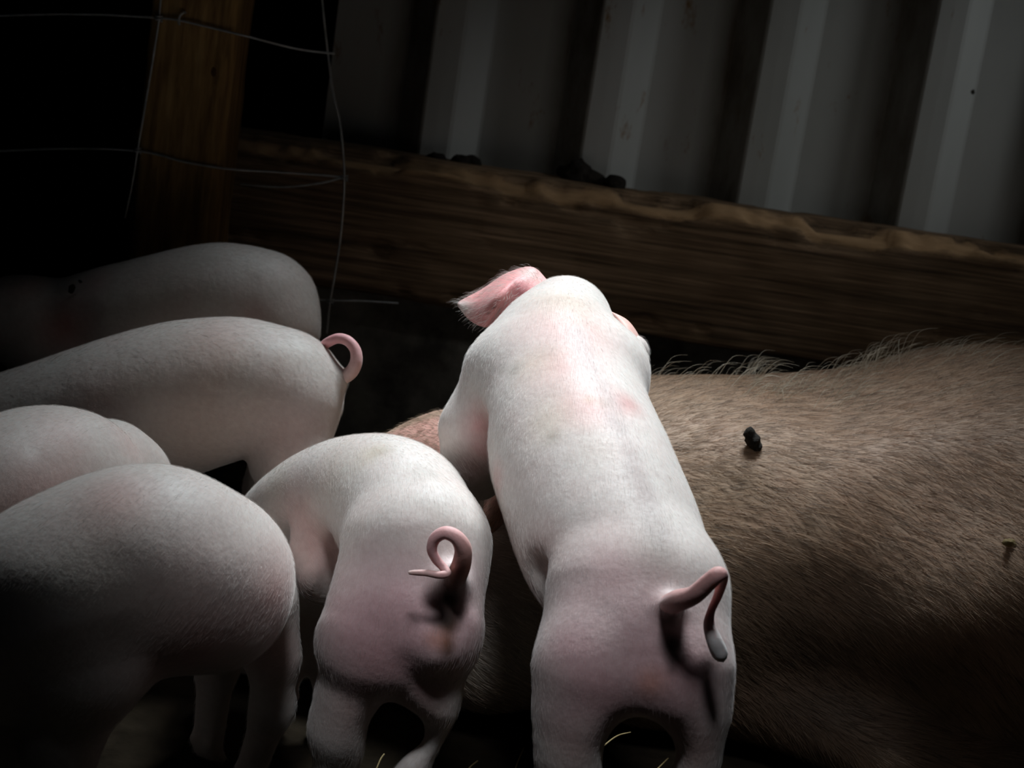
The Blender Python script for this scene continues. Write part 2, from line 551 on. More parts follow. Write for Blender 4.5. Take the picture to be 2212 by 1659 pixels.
M_floor = simple_mat('pen_muck', [(0.3, (0.006, 0.0045, 0.003)), (0.7, (0.024, 0.018, 0.012))], 14, 1.0, spec=0.03)
M_plinth = simple_mat('stained_concrete', [(0.35, (0.10, 0.095, 0.085)), (0.55, (0.30, 0.295, 0.265)), (0.75, (0.52, 0.51, 0.47))], 7)
M_dark = simple_mat('unlit_passage_boards', [(0.3, (0.006, 0.005, 0.004)), (0.7, (0.02, 0.016, 0.012))], 6)  # near-black colour stands in for the unlit dark of the left passage
M_wire = simple_mat('galvanised_wire', [(0.3, (0.30, 0.33, 0.34)), (0.7, (0.52, 0.55, 0.56))], 60, 0.5, 3, 0, 0, 0.5, 0.5)
M_mud = simple_mat('dried_mud', [(0.3, (0.006, 0.005, 0.004)), (0.7, (0.03, 0.024, 0.018))], 260, 0.85, 4, 0.8, 0.002)
M_straw = simple_mat('straw', [(0.3, (0.16, 0.115, 0.05)), (0.7, (0.34, 0.26, 0.125))], 40, 0.7, 3, 0.2, 0.001)
M_hoof = simple_mat('hoof_horn', [(0.3, (0.10, 0.075, 0.06)), (0.7, (0.22, 0.17, 0.14))], 60, 0.6, 3, 0.2, 0.001)

# ------------------------------------------------------------------ the pen: floor, walls
WY, BY = 2.66, 2.50            # corrugated sheet and face of the timber beam


def grid_mesh(name, xs, ys, zf, mat, kind='structure'):
    X, Y = np.meshgrid(xs, ys, indexing='ij')
    Z = zf(X, Y)
    V = np.stack([X, Y, Z], -1).reshape(-1, 3); nx, ny = len(xs), len(ys)
    i, j = np.meshgrid(np.arange(nx - 1), np.arange(ny - 1), indexing='ij'); a = (i * ny + j).ravel()
    F = np.stack([a, a + ny, a + ny + 1, a + 1], 1)
    return tag(link_mesh(name, V, F, mat), kind=kind)


def floor_z(X, Y):
    p = np.stack([X, Y, 0 * X], -1)
    return -0.012 + 0.016 * (fbm(p, 9, 4, 4) - 0.5)


grid_mesh('floor', np.linspace(-2.4, 2.4, 240), np.linspace(0.5, 4.9, 220), floor_z, M_floor)

# corrugated sheet: valley, left flank tinted dark for shade and dirt, crown, bright right flank
x_rib = P(1225, 350, WY)[0]
PITCHX = (P(1562, 410, WY)[0] - x_rib)
prof = []
for k in range(-2, 8):
    x0 = x_rib + k * PITCHX
    for dx, dy in ((-0.100, 0), (-0.060, 0), (-0.026, 0), (-0.021, -0.002), (0.017, -0.046), (0.022, -0.048), (0.042, -0.0485), (0.062, -0.048), (0.067, -0.046), (0.106, -0.002), (0.111, 0)):
        prof.append((x0 + dx, WY + dy))
xl = P(708, 200, WY)[0]
prof = [p for p in prof if p[0] > xl]
prof.insert(0, (xl, prof[0][1]))
zs = np.linspace(0.30, 2.3, 60)
pv = np.array([[x, y, z] for (x, y) in prof for z in zs]); nz = len(zs)
fi, fj = np.meshgrid(np.arange(len(prof) - 1), np.arange(nz - 1), indexing='ij'); a = (fi * nz + fj).ravel()
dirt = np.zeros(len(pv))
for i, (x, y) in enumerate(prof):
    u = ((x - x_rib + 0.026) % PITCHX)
    dirt[i * nz:(i + 1) * nz] = 1.0 if u < 0.044 else 0.0  # left flanks only: side shade painted in with the dirt
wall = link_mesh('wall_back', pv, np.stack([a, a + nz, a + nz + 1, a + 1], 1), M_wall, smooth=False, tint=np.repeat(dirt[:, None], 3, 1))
tag(wall, kind='structure')
sol = wall.modifiers.new('sheet', 'SOLIDIFY'); sol.thickness = 0.0015; sol.offset = 1


def box(V0, V1, nx, ny, nz, rough, seed, arris=0.0, round_r=0.006):
    """a sawn timber: six gridded faces, rounded and roughened; returns V, F"""
    bm = bmesh.new()
    bmesh.ops.create_cube(bm, size=1.0)
    me_v = []
    for e in list(bm.edges): pass
    bm.free()
    lo, hi = np.array(V0, float), np.array(V1, float); n = (nx, ny, nz)
    Vs, Fs, base = [], [], 0
    for axis in range(3):
        b, c = (axis + 1) % 3, (axis + 2) % 3
        for side in (0, 1):
            s, t = np.meshgrid(np.linspace(0, 1, n[b] + 1), np.linspace(0, 1, n[c] + 1), indexing='ij')
            p = np.zeros((*s.shape, 3)); p[..., axis] = lo[axis] if side == 0 else hi[axis]
            p[..., b] = lo[b] + s * (hi[b] - lo[b]); p[..., c] = lo[c] + t * (hi[c] - lo[c])
            m = n[c] + 1; i, j = np.meshgrid(np.arange(n[b]), np.arange(n[c]), indexing='ij'); q = (i * m + j).ravel() + base
            f = np.stack([q, q + m, q + m + 1, q + 1], 1)
            Fs.append(f if side == 1 else f[:, ::-1]); Vs.append(p.reshape(-1, 3)); base += p.shape[0] * p.shape[1]
    V = np.vstack(Vs); F = np.vstack(Fs)
    key = np.round(V * 1e5).astype(np.int64); _, first, inv = np.unique(key, axis=0, return_index=True, return_inverse=True)
    V = V[first]; F = inv.ravel()[F]
    r = round_r
    inner = np.clip(V, lo + r, hi - r); d = V - inner; L = np.linalg.norm(d, axis=1)
    V = np.where(L[:, None] > 1e-9, inner + d / np.maximum(L, 1e-9)[:, None] * r, V)
    cen = (lo + hi) / 2
    nrm = d / np.maximum(L, 1e-9)[:, None]
    V = V + nrm * (rough * (fbm(V * np.array([0.35, 1, 1]), 28, seed, 3) - 0.45))[:, None]
    return V, F, nrm


# lower wall under the beam: stained concrete
V, F, _ = box((xl, WY + 0.0, -0.05), (2.6, WY + 0.16, 0.36), 90, 3, 12, 0.012, 3)
tag(link_mesh('wall_lower', V, F, M_plinth), kind='structure')
# far end of the dark passage on the left
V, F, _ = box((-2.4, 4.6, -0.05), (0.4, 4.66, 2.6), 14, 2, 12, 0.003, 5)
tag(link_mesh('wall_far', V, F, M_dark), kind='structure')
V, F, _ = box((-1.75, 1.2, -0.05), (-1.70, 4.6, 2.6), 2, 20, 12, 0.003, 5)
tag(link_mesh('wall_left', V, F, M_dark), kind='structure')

# ------------------------------------------------------------------ timber beam along the sheet
zt = P(1500, 436, BY)[2]; zb = P(1250, 708, BY)[2]
V, F, nrm = box((-0.62, BY, zb), (2.0, WY - 0.05, zt), 320, 14, 30, 0.008, 21, round_r=0.012)
# worn, chipped front arris
top = np.clip((V[:, 2] - (zt - 0.06)) / 0.06, 0, 1); front = np.clip(((BY + 0.06) - V[:, 1]) / 0.06, 0, 1)
chip = fbm(V * np.array([0.5, 0.4, 1]), 22, 31, 4)
wr = np.clip((top * front * 1.25 + (chip - 0.48) * 2.6 - 0.34) * 2.2, 0, 1)
V[:, 2] -= 0.020 * wr * top; V[:, 1] += 0.010 * wr * front
V[:, 2] += 0.006 * (fbm(V * np.array([1, 0, 0]), 3.1, 8, 2) - 0.4)
beam = empty('timber_beam', ((-0.62 + 2.0) / 2, (BY + WY) / 2, zb))
link_mesh('beam_body', V, F, M_beam, beam, tint=np.repeat(np.clip(np.maximum(top * front, 0.0) ** 1.3 * 0.75, 0, 1)[:, None], 3, 1))
tag(beam, 'long dark weathered timber beam with worn upper edge in front of the corrugated sheet', 'beam')


def clod(name, c, r, seed, mat, sq=(1, 1, 1), parent=None, lobes=4):
    b = Blend(r / 7); rg = np.random.default_rng(seed)
    for k in range(lobes):
        b.ball(np.array(c) + rg.normal(0, r * 0.5, 3) * np.array(sq), r * rg.uniform(0.45, 0.8), r * 0.5)
    V, F = b.build(bump=r * 0.7, bump_f=2.2 / r, seed=seed, smooth=1)
    return link_mesh(name, V, F, mat, parent)


def beam_top(px, py):
    p = P(px, py, BY + 0.085); p[2] = zt; return p


c = beam_top(1255, 368)
tag(clod('crumb_pile', (c[0], BY + 0.075, zt + 0.002), 0.024, 3, M_mud, (2.2, 0.5, 0.45), lobes=9), 'dark heap of crumbs on the beam under the rib left of center', 'dirt')
c = beam_top(1000, 322)
tag(clod('crumb_pile', (c[0], BY + 0.075, zt + 0.0), 0.018, 8, M_mud, (2.2, 0.5, 0.45), lobes=8), 'small dark heap of crumbs on the beam near its left end', 'dirt')
c = P(2098, 197, WY - 0.004)
tag(clod('mud_splash', c, 0.006, 5, M_mud, (0.7, 0.4, 1), lobes=4), 'black speck stuck on the corrugated sheet at upper right', 'dirt')

# ------------------------------------------------------------------ fence post with wire netting
PYF = 2.26
pr = P(518, 0, PYF); pl = P(325, 0, PYF)
V, F, _ = box((pl[0], PYF, -0.03), (pr[0], PYF + 0.12, 1.75), 14, 12, 120, 0.006, 44, round_r=0.014)
kc = P(462, 152, PYF)
d = np.linalg.norm((V - kc) * np.array([1, 1, 0.8]), axis=1)
V[:, 1] += 0.004 * np.exp(-(d / 0.006) ** 2) - 0.003 * np.exp(-((d - 0.014) / 0.005) ** 2)
post = empty('fence_post', ((pl[0] + pr[0]) / 2, PYF + 0.06, 0))
link_mesh('post_body', V, F, M_post, post)
kn = P(462, 153, PYF - 0.001)
an = np.linspace(0, 2 * math.pi, 20, endpoint=False)
kv = [kn + np.array([0, -0.001, 0])] + [kn + np.array([0.009 * math.cos(t), 0.003, 0.012 * math.sin(t)]) * 1.0 for t in an]
M_knot = simple_mat('wood_knot', [(0.3, (0.05, 0.022, 0.01)), (0.7, (0.16, 0.08, 0.035))], 120)
link_mesh('knot', np.array(kv), [(0, 1 + (i + 1) % 20, 1 + i) for i in range(20)], M_knot, post)
st = [P(392, 58, PYF + 0.01), P(386, 48, PYF - 0.006), P(389, 34, PYF - 0.009), P(398, 27, PYF - 0.006), P(403, 30, PYF + 0.012)]
V, F = tube(st, [0.0017] * 5, 30, 8); link_mesh('staple', V, F, M_wire, post)
tag(post, 'square brown timber post at upper left with wire netting stapled to it', 'post')

fence = empty('wire_netting', P(520, 380, PYF - 0.01))


def wire(name, pts, r=0.0016):
    V, F = tube([P(*p) for p in pts], [r] * len(pts), max(20, 8 * len(pts)), 8)
    return link_mesh(name, V, F, M_wire, fence)


f0 = PYF - 0.006
wire('line_wire', [(-200, 40, f0), (60, 32, f0), (200, 31, f0), (345, 39, f0 - 0.002), (392, 45, f0 - 0.002), (470, 63, f0), (540, 80, f0 + 0.004), (640, 105, f0 + 0.03), (722, 116, f0 + 0.04)])
wire('line_wire', [(-200, 338, f0 + 0.002), (100, 322, f0), (295, 326, f0), (400, 350, f0), (495, 365, f0 + 0.004), (600, 372, f0 + 0.03), (690, 378, f0 + 0.04), (743, 383, f0 + 0.04)])
wire('line_wire', [(743, 383, f0 + 0.038), (690, 396, f0 + 0.04), (610, 404, f0 + 0.04), (520, 398, f0 + 0.04)])
wire('line_wire', [(560, 645, f0 + 0.04), (640, 645, f0 + 0.04), (713, 649, f0 + 0.04), (780, 650, f0 + 0.06), (860, 655, f0 + 0.10)])
wire('stay_wire', [(352, -40, f0 - 0.003), (345, 20, f0 - 0.003), (343, 45, f0 - 0.003), (330, 130, f0), (315, 220, f0), (298, 320, f0 - 0.003), (285, 400, f0), (270, 470, f0)])
wire('stay_wire', [(690, -60, f0 + 0.04), (702, 60, f0 + 0.04), (718, 190, f0 + 0.04), (735, 270, f0 + 0.04), (744, 384, f0 + 0.036), (737, 500, f0 + 0.04), (724, 590, f0 + 0.04), (713, 652, f0 + 0.036), (706, 720, f0 + 0.04)])


def knot(px, py, y):
    c = P(px, py, y)
    t = np.linspace(0, 4 * math.pi, 26)
    pts = [c + np.array([0.0042 * math.cos(q), 0.0042 * math.sin(q), 0.007 * (q / (4 * math.pi) - 0.5)]) for q in t]
    V, F = tube(pts, [0.0014] * len(pts), 60, 6); link_mesh('wire_knot', V, F, M_wire, fence)


knot(343, 40, f0 - 0.003); knot(744, 384, f0 + 0.037); knot(713, 651, f0 + 0.037); knot(297, 325, f0 - 0.002)
tag(fence, 'sagging square wire netting crossing the timber post at upper left', 'wire netting')

# ------------------------------------------------------------------ piglets
WHITE = (0.63, 0.565, 0.525); PINK = (0.60, 0.355, 0.325); DEEP = (0.50, 0.225, 0.21); ROSE = (0.58, 0.375, 0.385); BUFF = (0.52, 0.43, 0.32); STAIN = (0.030, 0.016, 0.010); GREY = (0.34, 0.30, 0.26)


def hoof_leg(b, pts, k=0.02):
    """leg masses down to the pastern; the two-toed foot is added by feet()"""
    b.chain(pts, k)


def feet(b, p, dirx, diry, r=0.012):
    """trotter: two toes side by side and two small dew claws behind"""
    d = np.array([dirx, diry, 0.0]); d /= np.linalg.norm(d); s = np.array([-d[1], d[0], 0])
    p = np.array(p)
    for sg in (-1, 1):
        b.cone(p + s * sg * r * 0.55 + np.array([0, 0, 0.022]), p + s * sg * r * 0.6 + d * 0.016 + np.array([0, 0, 0.008]), r * 0.62, r * 0.5, 0.006)
        b.ball(p + s * sg * r * 0.7 - d * r * 0.9 + np.array([0, 0, 0.034]), r * 0.38, 0.006)


def ground(p, z=0.0):
    q = np.array(p, float); q[2] = z; return q


def piglet(label, b, spots, spine, hair_n, seed, base=WHITE, floor=0.0, group='piglets of the litter', hair_len=0.0065, down=0.55, vfn=None):
    V, F = b.build(bump=0.0022, bump_f=26, seed=seed, floor=floor)
    c = V.mean(0); c[2] = 0
    root = empty('piglet', c)
    tag(root, label, 'piglet', group)
    tint = paint(V, base, spots, seed)
    body = link_mesh('body', V, F, M_skin, root, tint=tint)
    add_hair('hair', root, V, F, M_hair, int(hair_n * 1.6), spine, hair_len, 0.000036, lift=0.12, down=down, seed=seed, jitter=0.10, tint=tint)
    return root, V, F


def add_tail(root, pts, radii, tints, n=70):
    V, F = tube(pts, radii, n, 14)
    seg = 14; m = len(V)
    tt = np.concatenate([np.repeat(np.linspace(0, 1, n), seg), [0, 1]])
    ks = np.array([t for t, _ in tints]); cs = np.array([c for _, c in tints])
    col = np.stack([np.interp(tt, ks, cs[:, i]) for i in range(3)], 1)
    return link_mesh('tail', V, F, M_skin, root, tint=col)


# --- A: the bright piglet in the middle, climbing over the sow, seen from behind
A = Blend(0.003)
tailA = P(1455, 1300, 1.25)
A.spine([(P(1385, 1290, 1.315), 0.060), (P(1328, 1190, 1.37), 0.0765), (P(1272, 1050, 1.435), 0.0795), (P(1220, 905, 1.52), 0.0775), (P(1198, 785, 1.60), 0.069),
         (P(1216, 710, 1.68), 0.050), (P(1224, 686, 1.735), 0.043)])
A.cone(P(1318, 1290, 1.31), P(1288, 1450, 1.268), 0.055, 0.046, 0.016)           # left ham
A.cone(P(1430, 1285, 1.31), P(1452, 1450, 1.268), 0.053, 0.046, 0.03)           # right ham
A.cone(P(1340, 1380, 1.28), P(1345, 1490, 1.272), 0.040, 0.030, 0.03)
A.cone(P(1410, 1380, 1.28), P(1405, 1490, 1.272), 0.040, 0.030, 0.03)
A.ball(P(1120, 815, 1.555), 0.036, 0.03); A.ball(P(1318, 800, 1.575), 0.036, 0.03)   # shoulder blades
A.cone(P(1240, 730, 1.76), P(1256, 780, 1.825), 0.040, 0.024, 0.03)              # face and snout
A.cone(P(1256, 780, 1.825), P(1258, 786, 1.835), 0.024, 0.024, 0.008)
A.cone(P(1096, 835, 1.585), P(1040, 930, 1.565), 0.047, 0.037, 0.03)              # left shoulder, upper arm
A.cone(P(1032, 930, 1.565), P(1018, 992, 1.57), 0.033, 0.026, 0.02)
A.cone(P(1018, 992, 1.57), P(1036, 1030, 1.58), 0.024, 0.019, 0.016)          # elbow
A.cone(P(1036, 1030, 1.58), P(1085, 1025, 1.62), 0.019, 0.014, 0.016)           # forearm resting forward
A.cone(P(1310, 800, 1.61), P(1352, 880, 1.61), 0.034, 0.018, 0.03)              # right shoulder, arm forward
A.cone(P(1352, 880, 1.61), P(1352, 890, 1.70), 0.018, 0.013, 0.016)
A.cone(P(1365, 760, 1.69), P(1350, 780, 1.72), 0.018, 0.022, 0.03)              # right cheek
for px, sx in ((1240, 1), (1482, -1)):
    w = 0.0265 if px < 1300 else 0.0225
    hip = P(1278 if px < 1300 else 1455, 1450, 1.265)
    hock = P(px, 1635, 1.255); foot = ground(hock); foot[1] += 0.012
    A.chain([(hip, 0.045), (hip * 0.45 + hock * 0.55, 0.035), (hock, w), (foot * 0.5 + hock * 0.5, w * 0.72), (foot + np.array([0, 0, 0.03]), w * 0.6)], 0.02)
    feet(A, foot, 0, 1)
A.cone(P(1436, 1326, 1.272), P(1462, 1301, 1.218), 0.012, 0.0084, 0.012)             # tail root
A.ball(P(1402, 1495, 1.232), 0.017, 0.02); A.ball(P(1455, 1505, 1.235), 0.014, 0.02)
A.cut(P(1385, 1650, 1.19), P(1385, 1600, 1.30), 0.022, 0.030, 0.03)             # gap between the hocks
A.cut(P(1463, 1380, 1.207), P(1462, 1385, 1.214), 0.007, 0.005, 0.012)
A.cut(P(1425, 1420, 1.185), P(1390, 1540, 1.19), 0.010, 0.020, 0.022)            # cleft
A.cut(P(1048, 935, 1.50), P(1060, 1040, 1.50), 0.010, 0.018, 0.03)              # armpit
A.cut(P(1158, 1330, 1.32), P(1165, 1240, 1.33), 0.004, 0.008, 0.03)             # flank fold
spA = [(P(1225, 690, 1.66), 0.06, PINK, .7), (P(1235, 640, 1.68), 0.045, (0.42, .33, .25), .65), (P(1215, 780, 1.52), 0.045, PINK, .7), (P(1190, 860, 1.5), 0.05, (0.54, .45, .40), .5), (P(1290, 860, 1.45), 0.036, PINK, .75), (P(1150, 770, 1.52), 0.03, BUFF, .35),
       (P(1180, 740, 1.56), 0.022, GREY, .25), (P(1100, 790, 1.53), 0.012, GREY, .55), (P(1075, 790, 1.53), 0.010, GREY, .45), (P(1185, 932, 1.455), 0.009, GREY, .6), (P(1175, 900, 1.46), 0.028, BUFF, .3),
       (P(1310, 856, 1.46), 0.010, (0.42, .26, .16), .5), (P(1275, 850, 1.455), 0.008, (0.42, .26, .16), .45), (P(1300, 950, 1.44), 0.03, BUFF, .16),
       (P(1028, 920, 1.50), 0.028, DEEP, .75), (P(1030, 985, 1.48), 0.026, DEEP, .6), (P(1020, 1030, 1.48), 0.02, DEEP, .35), (P(1060, 1030, 1.50), 0.018, PINK, .6),
       (P(1280, 1400, 1.22), 0.075, ROSE, .75), (P(1300, 1510, 1.22), 0.055, (0.50, .28, .29), .6), (P(1480, 1420, 1.21), 0.075, ROSE, .75), (P(1440, 1520, 1.22), 0.055, (0.50, .28, .29), .6), (P(1300, 1250, 1.28), 0.06, ROSE, .4),
       (P(1330, 1180, 1.32), 0.05, PINK, .15), (P(1165, 1180, 1.36), 0.03, PINK, .30), (P(1445, 1298, 1.225), 0.030, (0.58, .33, .31), .95), (P(1470, 1300, 1.21), 0.018, (0.56, .30, .28), .95), (P(1400, 1490, 1.215), 0.016, (0.62, .30, .24), .7),
       (P(1463, 1380, 1.21), 0.014, STAIN, 1), (P(1464, 1348, 1.21), 0.013, STAIN, .7), (P(1464, 1415, 1.21), 0.008, STAIN, .6), (P(1462, 1440, 1.21), 0.006, STAIN, .4), (P(1366, 860, 1.58), 0.02, DEEP, .6), (P(1240, 1640, 1.24), 0.03, PINK, .4), (P(1490, 1640, 1.24), 0.03, PINK, .5)]
spA += [(P(1244 + 205 * t + 10 * math.sin(4 * t), 700 + 480 * t, 1.45), 0.013, (0.42, 0.35, 0.33), .5) for t in np.linspace(0, 1, 26)]
spA += [(P(1395, 1130, 1.35), 0.03, GREY, .4), (P(1430, 1190, 1.33), 0.028, GREY, .4)]
spineA = [P(1230, 620, 1.70), P(1240, 800, 1.53), P(1300, 960, 1.45), P(1370, 1120, 1.36), P(1440, 1280, 1.25), P(1420, 1500, 1.22)]
pigA, VA, FA = piglet('brightest white piglet in the middle standing up against the sow with its back to us', A, spA, spineA, 34000, 1)
el_c = P(1030, 1054, 1.57)
add_hair('elbow_hair', pigA, VA, FA, M_pale, 260, [P(1030, 1000, 1.5), P(1036, 1100, 1.5)], 0.015, 0.00006, lift=0.35, down=0.9, density=lambda c: np.exp(-(np.linalg.norm(c - el_c, axis=1) / 0.008) ** 2), seed=77, jitter=0.2)
earL = [[P(1190, 612, 1.725), P(1150, 640, 1.70), P(1085, 690, 1.70)],
        [P(1150, 578, 1.74), P(1112, 620, 1.70), P(1062, 704, 1.69)],
        [P(1095, 590, 1.74), P(1078, 640, 1.685), P(1042, 706, 1.685)],
        [P(1045, 622, 1.735), P(1034, 650, 1.71), P(1012, 690, 1.70)],
        [P(990, 652, 1.72), P(988, 656, 1.712), P(988, 662, 1.71)]]
V, F = leaf(earL, 34, 24, 0.0045, 0.002)
EARP = (0.80, 0.36, 0.35)
spE = [(P(1075, 650, 1.69), 0.012, DEEP, .7), (P(1130, 625, 1.70), 0.02, (0.70, .26, .30), .6), (P(1060, 675, 1.69), 0.010, (0.55, .18, .16), .5), (P(992, 656, 1.71), 0.016, WHITE, .9), (P(1150, 580, 1.74), 0.016, WHITE, .6), (P(1058, 668, 1.69), 0.003, STAIN, .7), (P(1044, 676, 1.69), 0.003, STAIN, .6), (P(1090, 676, 1.69), 0.0035, STAIN, .5)]
e = link_mesh('ear', V, F, M_skin, pigA, tint=paint(V, EARP, spE, 3)); e['label'] = 'thin pink ear with folded tip'
add_hair('ear_hair', pigA, V, F, M_pale, 900, [P(1180, 620, 1.72), P(1080, 650, 1.70), P(980, 662, 1.70)], 0.009, 0.00007, lift=0.45, down=0.3, seed=5, jitter=0.25)
earR = [[P(1318, 672, 1.70), P(1330, 690, 1.70), P(1340, 720, 1.70)],
        [P(1358, 694, 1.70), P(1358, 730, 1.675), P(1352, 780, 1.69)],
        [P(1384, 735, 1.70), P(1376, 765, 1.675), P(1362, 815, 1.69)],
        [P(1389, 775, 1.70), P(1384, 795, 1.69), P(1374, 826, 1.695)],
        [P(1383, 815, 1.70), P(1381, 820, 1.70), P(1378, 828, 1.70)]]
V, F = leaf(earR, 26, 16, 0.0045, 0.001)
link_mesh('ear', V, F, M_skin, pigA, tint=paint(V, (0.72, 0.44, 0.38), [], 4))
tA = [(1444, 1307, 1.245, .0085), (1464, 1298, 1.210, .0086), (1498, 1286, 1.19, .0072), (1530, 1258, 1.182, .0066), (1552, 1240, 1.18, .0058), (1560, 1250, 1.19, .0046),
      (1551, 1285, 1.20, .0036), (1536, 1320, 1.203, .0032), (1532, 1350, 1.203, .0046), (1544, 1386, 1.20, .0062), (1555, 1412, 1.20, .0062), (1560, 1424, 1.20, .0040)]
add_tail(pigA, [P(*t[:3]) for t in tA], [t[3] for t in tA], [(0, (0.66, .38, .36)), (.3, (0.84, .47, .44)), (.5, (0.84, .50, .47)), (.62, DEEP), (.70, (0.60, .42, .40)), (.80, (0.72, .68, .66)), (1, (0.78, .77, .76))], 110)

# --- B: piglet left of it, rump to us, curly tail, body bent to the left
B = Blend(0.003)
B.spine([(P(900, 1172, 1.415), 0.056), (P(855, 1102, 1.485), 0.064), (P(765, 1092, 1.555), 0.066), (P(660, 1132, 1.61), 0.062), (P(588, 1200, 1.65), 0.052), (P(548, 1320, 1.69), 0.040), (P(535, 1420, 1.72), 0.026)], 30)
B.cone(P(868, 1195, 1.41), P(795, 1370, 1.365), 0.053, 0.043, 0.014)
B.cone(P(926, 1190, 1.41), P(952, 1350, 1.365), 0.051, 0.038, 0.03)
B.cone(P(880, 1320, 1.375), P(860, 1420, 1.37), 0.040, 0.030, 0.03)
B.cone(P(705, 1205, 1.52), P(712, 1245, 1.495), 0.040, 0.032, 0.02)              # belly bulge
B.cut(P(622, 1170, 1.535), P(650, 1290, 1.55), 0.012, 0.018, 0.03)              # behind the elbow
B.cut(P(745, 1150, 1.475), P(700, 1340, 1.47), 0.004, 0.010, 0.03)
for k, (hx, hy, ky, fx, wv) in enumerate(((786, 1420, 1.365, 735, .0235), (940, 1410, 1.37, 902, .0200))):
    hip = P(hx, hy, ky); hock = P(fx, 1580, 1.37); foot = ground(hock); foot[1] += 0.012
    B.chain([(hip, 0.038 if k == 0 else 0.034), (hip * 0.4 + hock * 0.6, 0.027), (hock, wv), (hock * 0.5 + foot * 0.5, wv * .72), (foot + np.array([0, 0, 0.03]), wv * .6)], 0.02)
    feet(B, foot, 0, 1)
for fx, fy, yy in ((640, 1290, 1.60), (735, 1290, 1.60)):
    el = P(fx, fy, yy); foot = ground(el)
    B.chain([(P(fx + 10, 1200, yy), 0.034), (el, 0.022), (foot * .5 + el * .5, 0.015), (foot + np.array([0, 0, 0.03]), 0.013)], 0.02)
    feet(B, foot, -0.4, 1)
B.cone(P(976, 1258, 1.352), P(988, 1238, 1.324), 0.012, 0.0086, 0.02)             # tail root
B.ball(P(938, 1400, 1.33), 0.013, 0.025)
B.cut(P(872, 1640, 1.29), P(858, 1540, 1.42), 0.020, 0.022, 0.03)
B.cut(P(976, 1300, 1.312), P(978, 1306, 1.318), 0.007, 0.006, 0.012)
B.cut(P(930, 1350, 1.285), P(880, 1460, 1.295), 0.008, 0.016, 0.022)
spB = [(P(972, 1208, 1.32), 0.016, PINK, .95), (P(990, 1235, 1.32), 0.013, (0.45, .24, .2), .9), (P(660, 1180, 1.55), 0.05, PINK, .65), (P(620, 1100, 1.57), 0.045, PINK, .45), (P(700, 1190, 1.48), 0.03, PINK, .5), (P(575, 1050, 1.62), 0.04, BUFF, .3), (P(700, 1010, 1.56), 0.05, BUFF, .25),
       (P(818, 962, 1.46), 0.012, GREY, .5), (P(800, 965, 1.46), 0.022, BUFF, .4), (P(925, 1010, 1.43), 0.022, GREY, .4), (P(945, 1090, 1.37), 0.028, GREY, .4),
       (P(780, 1330, 1.33), 0.07, ROSE, .8), (P(880, 1330, 1.32), 0.075, ROSE, .8), (P(850, 1450, 1.32), 0.06, (0.48, .26, .27), .7), (P(1000, 1360, 1.33), 0.06, ROSE, .8),
       (P(976, 1255, 1.33), 0.015, STAIN, 1, 0.85, 0.12), (P(980, 1305, 1.322), 0.023, STAIN, 1, 0.85, 0.12), (P(990, 1280, 1.325), 0.015, STAIN, .8, 0.85, 0.12), (P(980, 1345, 1.325), 0.015, (0.10, .04, .02), .95, 0.85, 0.12), (P(978, 1328, 1.325), 0.014, STAIN, .9, 0.85, 0.12), (P(980, 1385, 1.325), 0.011, (0.16, .065, .03), .85, 0.85, 0.12), (P(975, 1420, 1.325), 0.010, (0.12, .055, .035), .85, 0.85, 0.12),
       (P(945, 1395, 1.32), 0.012, (0.48, .22, .16), .6), (P(750, 1550, 1.35), 0.04, PINK, .4), (P(910, 1550, 1.36), 0.03, PINK, .4)]
spineB = [P(560, 1150, 1.62), P(640, 1040, 1.60), P(760, 975, 1.55), P(880, 980, 1.47), P(945, 1080, 1.38), P(975, 1230, 1.33), P(900, 1450, 1.32)]
pigB, VB, FB = piglet('white piglet with curled tail and dirty rump, left of the climbing one', B, spB, spineB, 30000, 2)
tB = [(975, 1262, 1.345, .010), (988, 1240, 1.325, .0088), (998, 1214, 1.313, .0080), (1000, 1184, 1.306, .0072), (986, 1161, 1.303, .0062), (962, 1151, 1.303, .0056), (940, 1163, 1.305, .0050), (933, 1186, 1.307, .0044), (942, 1208, 1.309, .0040), (956, 1224, 1.309, .0036),
      (965, 1238, 1.306, .0036), (948, 1242, 1.303, .0032), (922, 1238, 1.303, .0028), (898, 1237, 1.303, .0024), (884, 1237, 1.304, .0016)]
add_tail(pigB, [P(*t[:3]) for t in tB], [t[3] for t in tB], [(0, STAIN), (.08, (0.2, .09, .06)), (.18, (0.50, .26, .22)), (.3, (0.74, .44, .42)), (.5, (0.74, .42, .42)), (.68, (0.70, .42, .40)), (.8, (0.66, .40, .38)), (1, (0.66, .50, .46))], 120)

# --- C: big dark piglet at lower left, flank to us
Cb = Blend(0.003)
Cb.spine([(P(-60, 1400, 1.24), 0.062), (P(70, 1318, 1.255), 0.075), (P(200, 1255, 1.275), 0.0795), (P(330, 1216, 1.30), 0.079), (P(455, 1230, 1.345), 0.066)])
Cb.cone(P(330, 1290, 1.285), P(460, 1300, 1.335), 0.056, 0.056, 0.04)
Cb.cone(P(510, 1240, 1.42), P(548, 1330, 1.44), 0.050, 0.034, 0.02)             # shoulder beyond the belly
Cb.cone(P(505, 1270, 1.46), P(490, 1330, 1.52), 0.044, 0.036, 0.03)             # neck, head turned away and down
Cb.cone(P(490, 1330, 1.52), P(470, 1430, 1.545), 0.036, 0.022, 0.03)
el = P(590, 1420, 1.43); hk = P(588, 1530, 1.425); foot = ground(hk); foot[0] -= 0.012
Cb.chain([(P(565, 1310, 1.43), 0.030), (el, 0.0205), (hk, 0.0165), (foot + np.array([0, 0, 0.035]), 0.0145)], 0.02); feet(Cb, foot, 0.3, 1)
